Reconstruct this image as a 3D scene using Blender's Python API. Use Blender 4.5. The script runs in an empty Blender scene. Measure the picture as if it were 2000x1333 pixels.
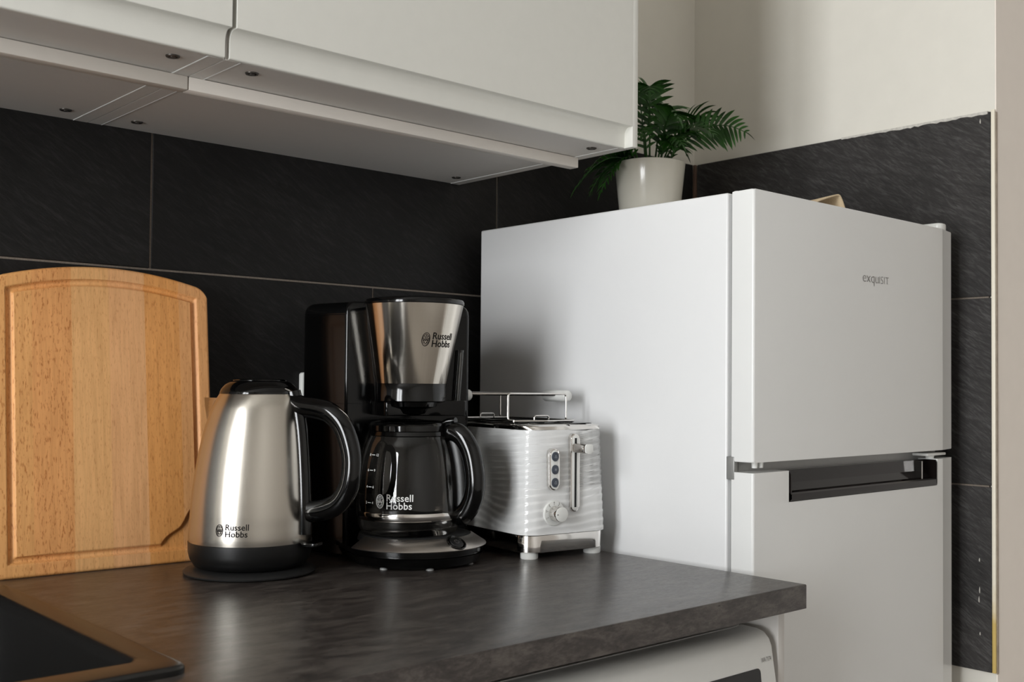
import bpy, bmesh, math, random
from mathutils import Vector, Matrix
random.seed(7)
R = math.radians
SC = bpy.context.scene
COL = SC.collection

# ------------------------------------------------------------------ camera
def look_axes(yaw, pitch, roll):
    f = Vector((math.sin(yaw)*math.cos(pitch), math.cos(yaw)*math.cos(pitch), math.sin(pitch)))
    r0 = Vector((math.cos(yaw), -math.sin(yaw), 0)); u0 = r0.cross(f)
    r = r0*math.cos(roll)+u0*math.sin(roll); u = -r0*math.sin(roll)+u0*math.cos(roll)
    return r, u, f
CAM = Vector((-1.725215, -1.372151, 1.126592))
cr, cu, cf = look_axes(0.733026, 0.0255148, 0.0086304)
cd = bpy.data.cameras.new('camera'); cam = bpy.data.objects.new('camera', cd); COL.objects.link(cam)
cam.matrix_world = Matrix(((cr.x, cu.x, -cf.x, CAM.x), (cr.y, cu.y, -cf.y, CAM.y), (cr.z, cu.z, -cf.z, CAM.z), (0, 0, 0, 1)))
cd.sensor_width = 36.0; cd.lens = 2123.613/2000*36.0; cd.shift_y = 33.544/2000
cd.clip_start = 0.05
cd.dof.use_dof = True; cd.dof.focus_distance = 1.38; cd.dof.aperture_fstop = 11.0
SC.camera = cam

# ------------------------------------------------------------------ world, light, exposure
W = bpy.data.worlds.new('world'); SC.world = W; W.use_nodes = True
W.node_tree.nodes['Background'].inputs[0].default_value = (0.80, 0.88, 1.0, 1)
W.node_tree.nodes['Background'].inputs[1].default_value = 1.0
WIN_Y0, WIN_Y1, WIN_Z0, WIN_Z1, WIN_X = -1.65, -0.70, 0.55, 2.40, -3.6
def area_light(name, loc, rot, sx, sy, power, color):
    ld = bpy.data.lights.new(name, 'AREA'); ld.shape = 'RECTANGLE'; ld.size = sx; ld.size_y = sy
    ld.energy = power; ld.color = color
    o = bpy.data.objects.new(name, ld); COL.objects.link(o); o.location = loc; o.rotation_euler = rot
    return o
area_light('window_daylight', (WIN_X-0.20, (WIN_Y0+WIN_Y1)/2, (WIN_Z0+WIN_Z1)/2), (0, -R(90), 0),
           WIN_Z1-WIN_Z0, WIN_Y1-WIN_Y0, 112.0, (0.98, 0.99, 1.0))
SC.view_settings.view_transform = 'Standard'
SC.view_settings.look = 'None'
SC.view_settings.gamma = 1.0
SC.view_settings.use_curve_mapping = False
SC.view_settings.exposure = 0.10
try:
    SC.cycles.use_denoising = True
    SC.cycles.max_bounces = 10; SC.cycles.diffuse_bounces = 5; SC.cycles.glossy_bounces = 5
    SC.cycles.transparent_max_bounces = 12
    SC.cycles.caustics_reflective = False; SC.cycles.caustics_refractive = False
    SC.cycles.sample_clamp_indirect = 4.0
except Exception:
    pass

# ------------------------------------------------------------------ materials
def lin(c):
    return tuple(((x/255)/12.92 if x/255 <= 0.04045 else ((x/255+0.055)/1.055)**2.4) for x in c)+(1,)
def nmat(name):
    m = bpy.data.materials.new(name); m.use_nodes = True
    nt = m.node_tree
    return m, nt, nt.nodes['Principled BSDF']
def coords(nt, scale=(1, 1, 1), rot=(0, 0, 0), kind='Object', jitter=False):
    tc = nt.nodes.new('ShaderNodeTexCoord'); mp = nt.nodes.new('ShaderNodeMapping')
    mp.inputs['Scale'].default_value = scale
    if any(rot):
        m0 = nt.nodes.new('ShaderNodeMapping'); m0.inputs['Rotation'].default_value = rot
        nt.links.new(tc.outputs[kind], m0.inputs['Vector']); nt.links.new(m0.outputs[0], mp.inputs['Vector'])
    else:
        nt.links.new(tc.outputs[kind], mp.inputs['Vector'])
    if jitter:
        oi = nt.nodes.new('ShaderNodeObjectInfo'); mu = nt.nodes.new('ShaderNodeMath'); mu.operation = 'MULTIPLY'
        mu.inputs[1].default_value = 37.0
        nt.links.new(oi.outputs['Random'], mu.inputs[0]); nt.links.new(mu.outputs[0], mp.inputs['Location'])
    return mp
def noise(nt, mp, scale, detail=4, rough=0.55, dist=0.0):
    n = nt.nodes.new('ShaderNodeTexNoise'); n.inputs['Scale'].default_value = scale
    n.inputs['Detail'].default_value = detail; n.inputs['Roughness'].default_value = rough; n.inputs['Distortion'].default_value = dist
    nt.links.new(mp.outputs[0], n.inputs['Vector']); return n
def ramp(nt, src, stops):
    r = nt.nodes.new('ShaderNodeValToRGB'); e = r.color_ramp.elements
    while len(e) < len(stops): e.new(0.5)
    for i, (p, c) in enumerate(stops):
        e[i].position = p; e[i].color = c if len(c) == 4 else tuple(c)+(1,)
    nt.links.new(src, r.inputs[0]); return r
def bump(nt, b, src, strength, dist):
    bn = nt.nodes.new('ShaderNodeBump'); bn.inputs['Strength'].default_value = strength; bn.inputs['Distance'].default_value = dist
    nt.links.new(src, bn.inputs['Height']); nt.links.new(bn.outputs[0], b.inputs['Normal']); return bn
def plain(name, col, rough=0.4, metal=0.0, spec=0.5, ns=60, nb=0.0, var=0.03, coat=0.0):
    """plain finish with a little procedural colour variation"""
    m, nt, b = nmat(name); mp = coords(nt); n = noise(nt, mp, ns)
    c = lin(col)
    r = ramp(nt, n.outputs[0], [(0.3, tuple(x*(1-var) for x in c[:3])), (0.7, tuple(min(1, x*(1+var)) for x in c[:3]))])
    nt.links.new(r.outputs[0], b.inputs['Base Color'])
    b.inputs['Roughness'].default_value = rough; b.inputs['Metallic'].default_value = metal
    b.inputs['Specular IOR Level'].default_value = spec; b.inputs['Coat Weight'].default_value = coat
    if nb: bump(nt, b, n.outputs[0], nb, 0.001)
    return m
M = {}
M['cab'] = plain('white_lacquer', (222, 221, 214), 0.32, var=0.01)
M['cab_carcass'] = plain('white_laminate', (205, 201, 196), 0.45, var=0.01)
M['rail'] = plain('cream_laminate', (232, 226, 218), 0.4, var=0.01)
M['fridge'] = plain('fridge_enamel', (228, 228, 226), 0.22, var=0.008, ns=8)
M['fridge_side'] = plain('fridge_side_enamel', (228, 228, 228), 0.30, var=0.008, ns=8)
M['gasket'] = plain('grey_gasket', (150, 150, 148), 0.5)
M['hinge_grey'] = plain('grey_hinge_steel', (150, 150, 148), 0.35, metal=0.4)
M['dark_grip'] = plain('dark_brown_gloss', (20, 15, 14), 0.10, spec=0.35)
M['black_gloss'] = plain('black_gloss_plastic', (4, 4, 4), 0.10, spec=0.45)
M['black_satin'] = plain('black_satin_plastic', (12, 12, 12), 0.38, nb=0.05, ns=400)
M['stand_grey'] = plain('dark_grey_plastic', (29, 29, 29), 0.5, nb=0.05, ns=400)
M['black_tower'] = plain('black_tower_plastic', (6, 6, 6), 0.13, spec=0.3)
M['black_matte'] = plain('black_matte', (8, 8, 8), 0.7)
M['white_plastic'] = plain('white_plastic', (226, 226, 222), 0.25, var=0.01)
M['toaster'] = plain('white_toaster_gloss', (226, 226, 225), 0.12, var=0.01, coat=0.3)
M['chrome'] = plain('chrome', (225, 222, 218), 0.10, metal=1.0, var=0.02)
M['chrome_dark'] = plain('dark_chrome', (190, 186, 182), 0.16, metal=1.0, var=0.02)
M['ceramic'] = plain('white_ceramic', (226, 222, 210), 0.18, var=0.01, coat=0.2)
M['soil'] = plain('dark_soil', (22, 18, 14), 0.9, ns=300, nb=0.6, var=0.4)
M['cap'] = plain('grey_screw_metal', (70, 66, 62), 0.4, metal=0.7, ns=500, var=0.3)
M['cloth'] = plain('beige_cloth', (222, 200, 166), 0.8, ns=700, nb=0.4, var=0.1)
M['button'] = plain('blue_grey_button', (62, 68, 78), 0.3)
M['button_mark'] = plain('pale_button_mark', (150, 156, 164), 0.4)
M['ink'] = plain('dark_ink', (26, 24, 23), 0.7, spec=0.1)
M['ink_grey'] = plain('grey_ink', (112, 108, 104), 0.4)
M['ink_white'] = plain('white_ink', (235, 235, 232), 0.5)
M['washer'] = plain('washer_white', (222, 222, 218), 0.28, var=0.01)
M['washer_top'] = plain('washer_top_grey', (172, 170, 166), 0.25, var=0.02)
M['display'] = plain('black_display', (10, 10, 11), 0.08)
M['sink'] = plain('black_composite', (22, 21, 20), 0.33, ns=900, nb=0.12, var=0.35)
M['wall'] = plain('white_plaster', (230, 226, 216), 0.85, ns=25, nb=0.05, var=0.012)
M['wall_beige'] = plain('beige_plaster', (250, 241, 231), 0.85, ns=25, nb=0.05, var=0.012)
M['room'] = plain('room_plaster', (232, 229, 226), 0.9, ns=10, var=0.02)
M['ceil'] = plain('ceiling_paint', (214, 212, 208), 0.9, ns=10, var=0.02)
M['floor'] = plain('oak_floor', (176, 170, 164), 0.45, ns=6, var=0.15)
M['caulk'] = plain('brown_silicone', (94, 72, 60), 0.5, ns=40, var=0.15)
M['caulk_white'] = plain('white_caulk', (200, 196, 188), 0.7, ns=200, var=0.15)
M['trim_grey'] = plain('grey_brown_filler', (168, 154, 138), 0.8, ns=60, var=0.2)
M['grout'] = plain('grey_grout', (122, 112, 102), 0.9, ns=500, nb=0.3, var=0.2)
M['frame'] = plain('window_frame_white', (230, 230, 228), 0.4)

def mat_tile(name, axis, lit_gain):
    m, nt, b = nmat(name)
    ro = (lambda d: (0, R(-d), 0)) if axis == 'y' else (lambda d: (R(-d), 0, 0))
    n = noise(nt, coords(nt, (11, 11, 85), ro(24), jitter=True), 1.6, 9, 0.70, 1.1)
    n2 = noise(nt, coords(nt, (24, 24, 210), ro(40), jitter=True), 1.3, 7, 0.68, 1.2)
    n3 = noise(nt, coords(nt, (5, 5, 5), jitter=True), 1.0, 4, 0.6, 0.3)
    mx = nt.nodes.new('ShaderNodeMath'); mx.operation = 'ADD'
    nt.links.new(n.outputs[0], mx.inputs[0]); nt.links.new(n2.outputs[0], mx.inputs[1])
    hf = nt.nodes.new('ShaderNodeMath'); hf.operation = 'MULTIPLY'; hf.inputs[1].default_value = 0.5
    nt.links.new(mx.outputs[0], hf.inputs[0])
    k = lit_gain
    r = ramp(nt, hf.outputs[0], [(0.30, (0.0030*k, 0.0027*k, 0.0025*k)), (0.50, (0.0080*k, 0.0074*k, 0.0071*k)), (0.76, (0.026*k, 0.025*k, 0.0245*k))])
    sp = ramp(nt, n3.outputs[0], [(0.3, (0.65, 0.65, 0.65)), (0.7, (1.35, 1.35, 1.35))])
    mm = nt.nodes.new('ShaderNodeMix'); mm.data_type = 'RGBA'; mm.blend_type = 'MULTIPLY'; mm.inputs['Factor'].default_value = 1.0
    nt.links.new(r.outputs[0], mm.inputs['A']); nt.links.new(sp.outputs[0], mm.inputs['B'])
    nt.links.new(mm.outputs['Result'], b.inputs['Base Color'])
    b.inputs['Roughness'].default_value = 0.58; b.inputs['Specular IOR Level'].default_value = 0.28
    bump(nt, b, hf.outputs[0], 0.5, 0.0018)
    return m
M['tile'] = mat_tile('slate_tile', 'y', 1.0)
M['tile_side'] = mat_tile('lit_slate_tile', 'x', 4.2)  # same slate, colour lightened to paint in window light on the right wall

def mat_counter():
    m, nt, b = nmat('dark_stone_laminate')
    mp = coords(nt, (16, 42, 42)); n = noise(nt, mp, 1.4, 10, 0.72, 0.5)
    mp2 = coords(nt, (90, 260, 260)); n2 = noise(nt, mp2, 1.6, 6, 0.7)
    mx = nt.nodes.new('ShaderNodeMath'); mx.operation = 'MULTIPLY_ADD'; mx.inputs[1].default_value = 0.45
    nt.links.new(n2.outputs[0], mx.inputs[0]); nt.links.new(n.outputs[0], mx.inputs[2])
    r = ramp(nt, mx.outputs[0], [(0.53, lin((36, 32, 30))), (0.70, lin((59, 53, 50))), (0.87, lin((88, 82, 77)))])
    nt.links.new(r.outputs[0], b.inputs['Base Color'])
    rr = ramp(nt, n2.outputs[0], [(0.3, (0.27, 0.27, 0.27)), (0.7, (0.40, 0.40, 0.40))])
    nt.links.new(rr.outputs[0], b.inputs['Roughness'])
    b.inputs['Specular IOR Level'].default_value = 0.6
    bump(nt, b, n2.outputs[0], 0.10, 0.0006)
    return m
M['counter'] = mat_counter()

def mat_steel(name, col=(206, 200, 190), rough=0.24, vert=False):
    m, nt, b = nmat(name)
    mp = coords(nt, (4, 4, 1400) if not vert else (300, 300, 3)); n = noise(nt, mp, 2.0, 5, 0.6)
    c = lin(col)
    r = ramp(nt, n.outputs[0], [(0.25, tuple(x*0.97 for x in c[:3])), (0.75, tuple(min(1, x*1.02) for x in c[:3]))])
    nt.links.new(r.outputs[0], b.inputs['Base Color'])
    b.inputs['Metallic'].default_value = 1.0
    rr = ramp(nt, n.outputs[0], [(0.2, (rough-0.015,)*3), (0.8, (rough+0.02,)*3)])
    nt.links.new(rr.outputs[0], b.inputs['Roughness'])
    return m
M['steel'] = mat_steel('brushed_steel_kettle')
M['steel_hopper'] = mat_steel('brushed_steel_hopper', rough=0.13)
M['steel_plate'] = mat_steel('brushed_steel_plate', (186, 180, 174), 0.30)

def mat_wood():
    m, nt, b = nmat('beech_stave')
    oi = nt.nodes.new('ShaderNodeObjectInfo')
    mp = coords(nt, (120, 120, 7), jitter=True); n = noise(nt, mp, 1.5, 8, 0.65, 0.7)
    mpf = coords(nt, (420, 420, 95), jitter=True)
    v = nt.nodes.new('ShaderNodeTexNoise'); v.inputs['Scale'].default_value = 1.5; v.inputs['Detail'].default_value = 2
    nt.links.new(mpf.outputs[0], v.inputs['Vector'])
    base = ramp(nt, n.outputs[0], [(0.25, (0.80, 0.76, 0.70)), (0.55, (1.0, 1.0, 1.0)), (0.80, (1.10, 1.12, 1.14))])
    fl = ramp(nt, v.outputs[0], [(0.56, (1, 1, 1)), (0.70, (0.66, 0.52, 0.40))])
    m1 = nt.nodes.new('ShaderNodeMix'); m1.data_type = 'RGBA'; m1.blend_type = 'MULTIPLY'; m1.inputs['Factor'].default_value = 1.0
    nt.links.new(oi.outputs['Color'], m1.inputs['A']); nt.links.new(base.outputs[0], m1.inputs['B'])
    m2 = nt.nodes.new('ShaderNodeMix'); m2.data_type = 'RGBA'; m2.blend_type = 'MULTIPLY'
    nt.links.new(oi.outputs['Alpha'], m2.inputs['Factor'])
    nt.links.new(m1.outputs['Result'], m2.inputs['A']); nt.links.new(fl.outputs[0], m2.inputs['B'])
    nt.links.new(m2.outputs['Result'], b.inputs['Base Color'])
    b.inputs['Roughness'].default_value = 0.48; b.inputs['Specular IOR Level'].default_value = 0.35
    bump(nt, b, v.outputs[0], 0.08, 0.0006)
    return m
M['wood'] = mat_wood()

def mat_glass(name, tint, gl=1.0, rough=0.02):
    m = bpy.data.materials.new(name); m.use_nodes = True; nt = m.node_tree
    nt.nodes.clear()
    out = nt.nodes.new('ShaderNodeOutputMaterial'); mix = nt.nodes.new('ShaderNodeMixShader')
    tr = nt.nodes.new('ShaderNodeBsdfTransparent'); tr.inputs[0].default_value = tint
    g = nt.nodes.new('ShaderNodeBsdfGlossy'); g.inputs['Roughness'].default_value = rough; g.inputs['Color'].default_value = (gl, gl, gl, 1)
    fr = nt.nodes.new('ShaderNodeFresnel'); fr.inputs['IOR'].default_value = 1.55
    nt.links.new(fr.outputs[0], mix.inputs[0]); nt.links.new(tr.outputs[0], mix.inputs[1]); nt.links.new(g.outputs[0], mix.inputs[2])
    nt.links.new(mix.outputs[0], out.inputs['Surface'])
    return m
M['glass'] = mat_glass('carafe_glass', (0.80, 0.79, 0.77, 1))
M['gauge'] = mat_glass('gauge_tube', (0.62, 0.62, 0.62, 1), rough=0.15)
M['pane'] = mat_glass('window_pane', (0.97, 0.98, 0.98, 1))

def mat_leaf():
    m, nt, b = nmat('fern_green')
    mp = coords(nt, jitter=True); n = noise(nt, mp, 30, 3)
    r = ramp(nt, n.outputs[0], [(0.3, lin((12, 42, 9))), (0.7, lin((50, 104, 30)))])
    nt.links.new(r.outputs[0], b.inputs['Base Color']); b.inputs['Roughness'].default_value = 0.42
    b.inputs['Specular IOR Level'].default_value = 0.35
    return m
M['leaf'] = mat_leaf()
def mat_trim():
    m, nt, b = nmat('aged_edge_strip')
    mp = coords(nt, (1, 1, 1)); sx = nt.nodes.new('ShaderNodeSeparateXYZ'); nt.links.new(mp.outputs[0], sx.inputs[0])
    n = noise(nt, mp, 26, 3)
    ad = nt.nodes.new('ShaderNodeMath'); ad.operation = 'MULTIPLY_ADD'; ad.inputs[1].default_value = 0.10
    nt.links.new(n.outputs[0], ad.inputs[0]); nt.links.new(sx.outputs['Z'], ad.inputs[2])
    r = ramp(nt, ad.outputs[0], [(0.80, lin((208, 180, 108))), (0.865, lin((240, 232, 214)))])
    nt.links.new(r.outputs[0], b.inputs['Base Color']); b.inputs['Roughness'].default_value = 0.4
    return m
M['edge_strip'] = mat_trim()

# ------------------------------------------------------------------ mesh helpers
def link(name, me, mat, parent=None, loc=(0, 0, 0), rot=(0, 0, 0), smooth=False, auto=None):
    o = bpy.data.objects.new(name, me); COL.objects.link(o)
    if mat is not None:
        me.materials.clear(); me.materials.append(M[mat] if isinstance(mat, str) else mat)
    o.location = loc; o.rotation_euler = rot
    if parent is not None: o.parent = parent
    if smooth:
        for p in me.polygons: p.use_smooth = True
        if auto is not None:
            me.set_sharp_from_angle(angle=R(auto))
    return o
def from_bm(bm, name):
    bmesh.ops.recalc_face_normals(bm, faces=bm.faces)
    me = bpy.data.meshes.new(name); bm.to_mesh(me); bm.free(); return me
def pyd(name, v, f, recalc=True):
    me = bpy.data.meshes.new(name); me.from_pydata([tuple(p) for p in v], [], f); me.validate()
    if recalc:
        bm = bmesh.new(); bm.from_mesh(me); bmesh.ops.recalc_face_normals(bm, faces=bm.faces); bm.to_mesh(me); bm.free()
    me.update(); return me
def bm_box(bm, x0, x1, y0, y1, z0, z1):
    vs = [bm.verts.new(p) for p in ((x0, y0, z0), (x1, y0, z0), (x1, y1, z0), (x0, y1, z0), (x0, y0, z1), (x1, y0, z1), (x1, y1, z1), (x0, y1, z1))]
    for q in ((0, 3, 2, 1), (4, 5, 6, 7), (0, 1, 5, 4), (1, 2, 6, 5), (2, 3, 7, 6), (3, 0, 4, 7)):
        bm.faces.new([vs[i] for i in q])
def box(name, x0, x1, y0, y1, z0, z1, mat, parent=None, bev=0.0, seg=2, **k):
    bm = bmesh.new(); bm_box(bm, x0, x1, y0, y1, z0, z1)
    if bev: bmesh.ops.bevel(bm, geom=bm.edges[:], offset=bev, segments=seg, profile=0.5, affect='EDGES')
    return link(name, from_bm(bm, name), mat, parent, smooth=bool(bev), auto=40 if bev else None, **k)
def prism(name, poly, a0, a1, mat, parent=None, axis='z', bev=0.0, seg=2, smooth=True, auto=35, **k):
    """polygon extruded along an axis: axis z -> (x,y), x -> (y,z), y -> (x,z)"""
    def P(p, a):
        return (p[0], p[1], a) if axis == 'z' else ((a, p[0], p[1]) if axis == 'x' else (p[0], a, p[1]))
    bm = bmesh.new()
    lo = [bm.verts.new(P(p, a0)) for p in poly]; hi = [bm.verts.new(P(p, a1)) for p in poly]
    bm.faces.new(lo); bm.faces.new(hi); n = len(poly)
    cap = []
    for i in range(n): bm.faces.new((lo[i], lo[(i+1) % n], hi[(i+1) % n], hi[i]))
    if bev:
        loset, hiset = set(lo), set(hi)
        es = [e for e in bm.edges if (e.verts[0] in loset and e.verts[1] in loset) or (e.verts[0] in hiset and e.verts[1] in hiset)]
        bmesh.ops.bevel(bm, geom=es, offset=bev, segments=seg, profile=0.5, affect='EDGES')
    return link(name, from_bm(bm, name), mat, parent, smooth=smooth, auto=auto, **k)
def loft(rings, closed=True, cap0=False, cap1=False):
    v = []; f = []; n = len(rings[0])
    for r in rings: v += [tuple(p) for p in r]
    for i in range(len(rings)-1):
        for j in range(n if closed else n-1):
            a = i*n+j; b = i*n+(j+1) % n
            f.append((a, b, b+n, a+n))
    if cap0: f.append(tuple(range(n))[::-1])
    if cap1: f.append(tuple(range((len(rings)-1)*n, len(rings)*n)))
    return v, f
def lathe(name, prof, mat, parent=None, seg=64, cx=None, cap0=False, cap1=False, a0=0.0, a1=2*math.pi, smooth=True, auto=40, **k):
    """prof: list of (r,z) ; cx: function z-> (dx,dy) shift"""
    full = abs(a1-a0-2*math.pi) < 1e-6
    rings = []
    for r, z in prof:
        dx, dy = cx(z) if cx else (0, 0)
        m = seg if full else seg+1
        rings.append([(dx+r*math.cos(a0+(a1-a0)*i/seg), dy+r*math.sin(a0+(a1-a0)*i/seg), z) for i in range(m)])
    v, f = loft(rings, full, cap0, cap1)
    return link(name, pyd(name, v, f), mat, parent, smooth=smooth, auto=auto, **k)
def catmull(pts, n=8):
    P = [Vector(p) for p in pts]; out = []
    for i in range(len(P)-1):
        p0 = P[max(i-1, 0)]; p1 = P[i]; p2 = P[i+1]; p3 = P[min(i+2, len(P)-1)]
        for k in range(n):
            t = k/n
            out.append(0.5*((2*p1)+(-p0+p2)*t+(2*p0-5*p1+4*p2-p3)*t*t+(-p0+3*p1-3*p2+p3)*t**3))
    out.append(P[-1]); return out
def tube_data(pts, rad, seg=10, rad2=None, up=(0, 0, 1), closed=False, caps=True):
    P = [Vector(p) for p in pts]; n = len(P); rings = []
    up = Vector(up)
    for i in range(n):
        if closed: t = (P[(i+1) % n]-P[i-1]).normalized()
        else: t = (P[min(i+1, n-1)]-P[max(i-1, 0)]).normalized()
        s = t.cross(up)
        if s.length < 1e-4: s = t.cross(Vector((0.31, 0.95, 0.02)))
        s.normalize(); q = s.cross(t).normalized()
        ra = rad[i] if isinstance(rad, (list, tuple)) else rad
        rb = (rad2[i] if isinstance(rad2, (list, tuple)) else rad2) if rad2 is not None else ra
        rings.append([P[i]+s*ra*math.cos(2*math.pi*j/seg)+q*rb*math.sin(2*math.pi*j/seg) for j in range(seg)])
    if closed: rings.append(rings[0])
    return loft(rings, True, caps and not closed, caps and not closed)
def tube(name, pts, rad, mat, parent=None, seg=10, rad2=None, up=(0, 0, 1), closed=False, **k):
    v, f = tube_data(pts, rad, seg, rad2, up, closed)
    return link(name, pyd(name, v, f), mat, parent, smooth=True, auto=50, **k)
def rrect(x0, x1, y0, y1, r, n=6):
    out = []
    for cx, cy, a in ((x1-r, y0+r, -90), (x1-r, y1-r, 0), (x0+r, y1-r, 90), (x0+r, y0+r, 180)):
        for i in range(n+1):
            t = R(a+90*i/n); out.append((cx+r*math.cos(t), cy+r*math.sin(t)))
    return out
def empty(name, loc, rz=0.0, rx=0.0):
    o = bpy.data.objects.new(name, None); COL.objects.link(o); o.location = loc; o.rotation_euler = (rx, 0, rz)
    o.empty_display_size = 0.05; return o
def tag(o, label, cat, group=None):
    o['label'] = label; o['category'] = cat
    if group: o['group'] = group
    return o
def struct(o):
    o['kind'] = 'structure'; return o
def text2d(body, size, spacing=1.0, line=1.0, align='LEFT', shear=0.0, thin=0.0):
    """flat lettering outline -> (verts2d, faces)"""
    cu_ = bpy.data.curves.new('t', 'FONT'); cu_.body = body; cu_.size = size; cu_.space_character = spacing; cu_.space_line = line
    cu_.align_x = align; cu_.resolution_u = 3; cu_.shear = shear; cu_.offset = -thin
    o = bpy.data.objects.new('t', cu_); COL.objects.link(o)
    dg = bpy.context.evaluated_depsgraph_get(); me = bpy.data.meshes.new_from_object(o.evaluated_get(dg))
    v = [(p.co.x, p.co.y) for p in me.vertices]; f = [tuple(p.vertices) for p in me.polygons]
    bpy.data.objects.remove(o); bpy.data.curves.remove(cu_); bpy.data.meshes.remove(me)
    return v, f
def fit2d(vf, x0, x1, y0, y1):
    v, f = vf
    ax = min(p[0] for p in v); bx = max(p[0] for p in v); ay = min(p[1] for p in v); by = max(p[1] for p in v)
    return [(x0+(p[0]-ax)/(bx-ax)*(x1-x0), y0+(p[1]-ay)/(by-ay)*(y1-y0)) for p in v], f
def join2d(*parts):
    v = []; f = []
    for a, b in parts:
        n = len(v); v += a; f += [tuple(i+n for i in q) for q in b]
    return v, f
def line2d(pts, w):
    v = []; f = []
    for (ax, ay), (bx, by) in zip(pts[:-1], pts[1:]):
        d = Vector((bx-ax, by-ay)); n = Vector((-d.y, d.x)).normalized()*w/2; k = len(v)
        v += [(ax+n.x, ay+n.y), (ax-n.x, ay-n.y), (bx-n.x, by-n.y), (bx+n.x, by+n.y)]; f.append((k, k+1, k+2, k+3))
    return v, f
def crest2d(cx, cy, w, h):
    """small oval emblem with crossed strokes"""
    lw = w*0.07; parts = []
    ell = lambda s: [(cx+s*w/2*math.cos(t*math.pi/12), cy+s*h/2*math.sin(t*math.pi/12)) for t in range(25)]
    parts.append(line2d(ell(1.0), lw)); parts.append(line2d(ell(0.82), lw*0.6))
    for dx in (-0.22, 0.0, 0.22):
        parts.append(line2d([(cx+(dx-0.16)*w, cy+0.16*h), (cx+dx*w, cy-0.14*h), (cx+(dx+0.16)*w, cy+0.16*h)], lw))
    parts.append(line2d([(cx-0.30*w, cy+0.24*h), (cx+0.30*w, cy+0.24*h)], lw))
    parts.append(line2d([(cx-0.24*w, cy-0.22*h), (cx, cy-0.32*h), (cx+0.24*w, cy-0.22*h)], lw))
    parts.append(line2d([(cx-0.1*w, cy+0.36*h), (cx, cy+0.30*h), (cx+0.1*w, cy+0.36*h)], lw))
    parts.append(line2d([(cx-0.30*w, cy-0.05*h), (cx-0.12*w, cy-0.25*h)], lw)); parts.append(line2d([(cx+0.30*w, cy-0.05*h), (cx+0.12*w, cy-0.25*h)], lw))
    return join2d(*parts)
def logo2d(h):
    """two lines of lettering with the oval emblem to its left; h = cap height; origin at left/bottom of the block"""
    t1 = text2d('Russell', 1.0, 1.02, thin=-.010); t2 = text2d('Hobbs', 1.0, 1.02, thin=-.010)
    k = h/0.70
    pitch = h*1.12
    t1 = ([(p[0]*k, p[1]*k+pitch) for p in t1[0]], t1[1]); t2 = ([(p[0]*k, p[1]*k) for p in t2[0]], t2[1])
    H = pitch+h
    em = crest2d(-h*0.98, H*0.5, h*1.25, H*0.92)
    v, f = join2d(t1, t2, em)
    xs = [p[0] for p in v]; c = (min(xs)+max(xs))/2
    return [(p[0]-c, p[1]) for p in v], f
def wrap(name, vf, fn, mat, parent):
    v, f = vf
    return link(name, pyd(name, [fn(*p) for p in v], f, recalc=False), mat, parent)

# ------------------------------------------------------------------ the room
CT = 0.900                       # worktop level
wall_back = struct(box('wall_back', -3.6, 0.012, 0.008, 0.10, 0, 2.6, 'wall'))
wall_right = struct(box('wall_right', 0.008, 0.10, -0.5999, 0.008, 0, 2.6, 'wall'))
wall_return = struct(box('wall_return', 0.008, 1.3, -0.6020, -0.6000, 0, 2.6, 'wall_beige'))
bm = bmesh.new()                 # wall with the window opening, to the left of the camera
bm_box(bm, WIN_X-0.12, WIN_X, -2.75, WIN_Y0, 0, 2.6); bm_box(bm, WIN_X-0.12, WIN_X, WIN_Y1, 0.10, 0, 2.6)
bm_box(bm, WIN_X-0.12, WIN_X, WIN_Y0, WIN_Y1, 0, WIN_Z0); bm_box(bm, WIN_X-0.12, WIN_X, WIN_Y0, WIN_Y1, WIN_Z1, 2.6)
wall_left = struct(link('wall_left', from_bm(bm, 'wall_left'), 'room'))
wall_front = struct(box('wall_front', -3.72, 1.4, -2.85, -2.75, 0, 2.6, 'room'))
wall_far_right = struct(box('wall_far_right', 1.3, 1.4, -2.75, -0.5, 0, 2.6, 'room'))
floor = struct(box('floor', -3.72, 1.4, -2.85, 0.10, -0.06, 0, 'floor'))
ceiling = struct(box('ceiling', -3.72, 1.4, -2.85, 0.10, 2.6, 2.66, 'ceil'))
window_1 = struct(empty('window_1', (WIN_X-0.06, (WIN_Y0+WIN_Y1)/2, WIN_Z0)))
ww = (WIN_Y1-WIN_Y0)/2; wh = WIN_Z1-WIN_Z0
bm = bmesh.new()
for a in ((-ww, -ww+0.06, 0, wh), (ww-0.06, ww, 0, wh), (-0.03, 0.03, 0, wh), (-ww, ww, 0, 0.06), (-ww, ww, wh-0.06, wh)):
    bm_box(bm, -0.03, 0.03, a[0], a[1], a[2], a[3])
link('window_frame', from_bm(bm, 'window_frame'), 'frame', window_1)
for s in (-1, 1):
    link('pane', pyd('pane', [(0, s*0.03, .06), (0, s*(ww-.06), .06), (0, s*(ww-.06), wh-.06), (0, s*0.03, wh-.06)], [(0, 1, 2, 3)]), 'pane', window_1)

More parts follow.
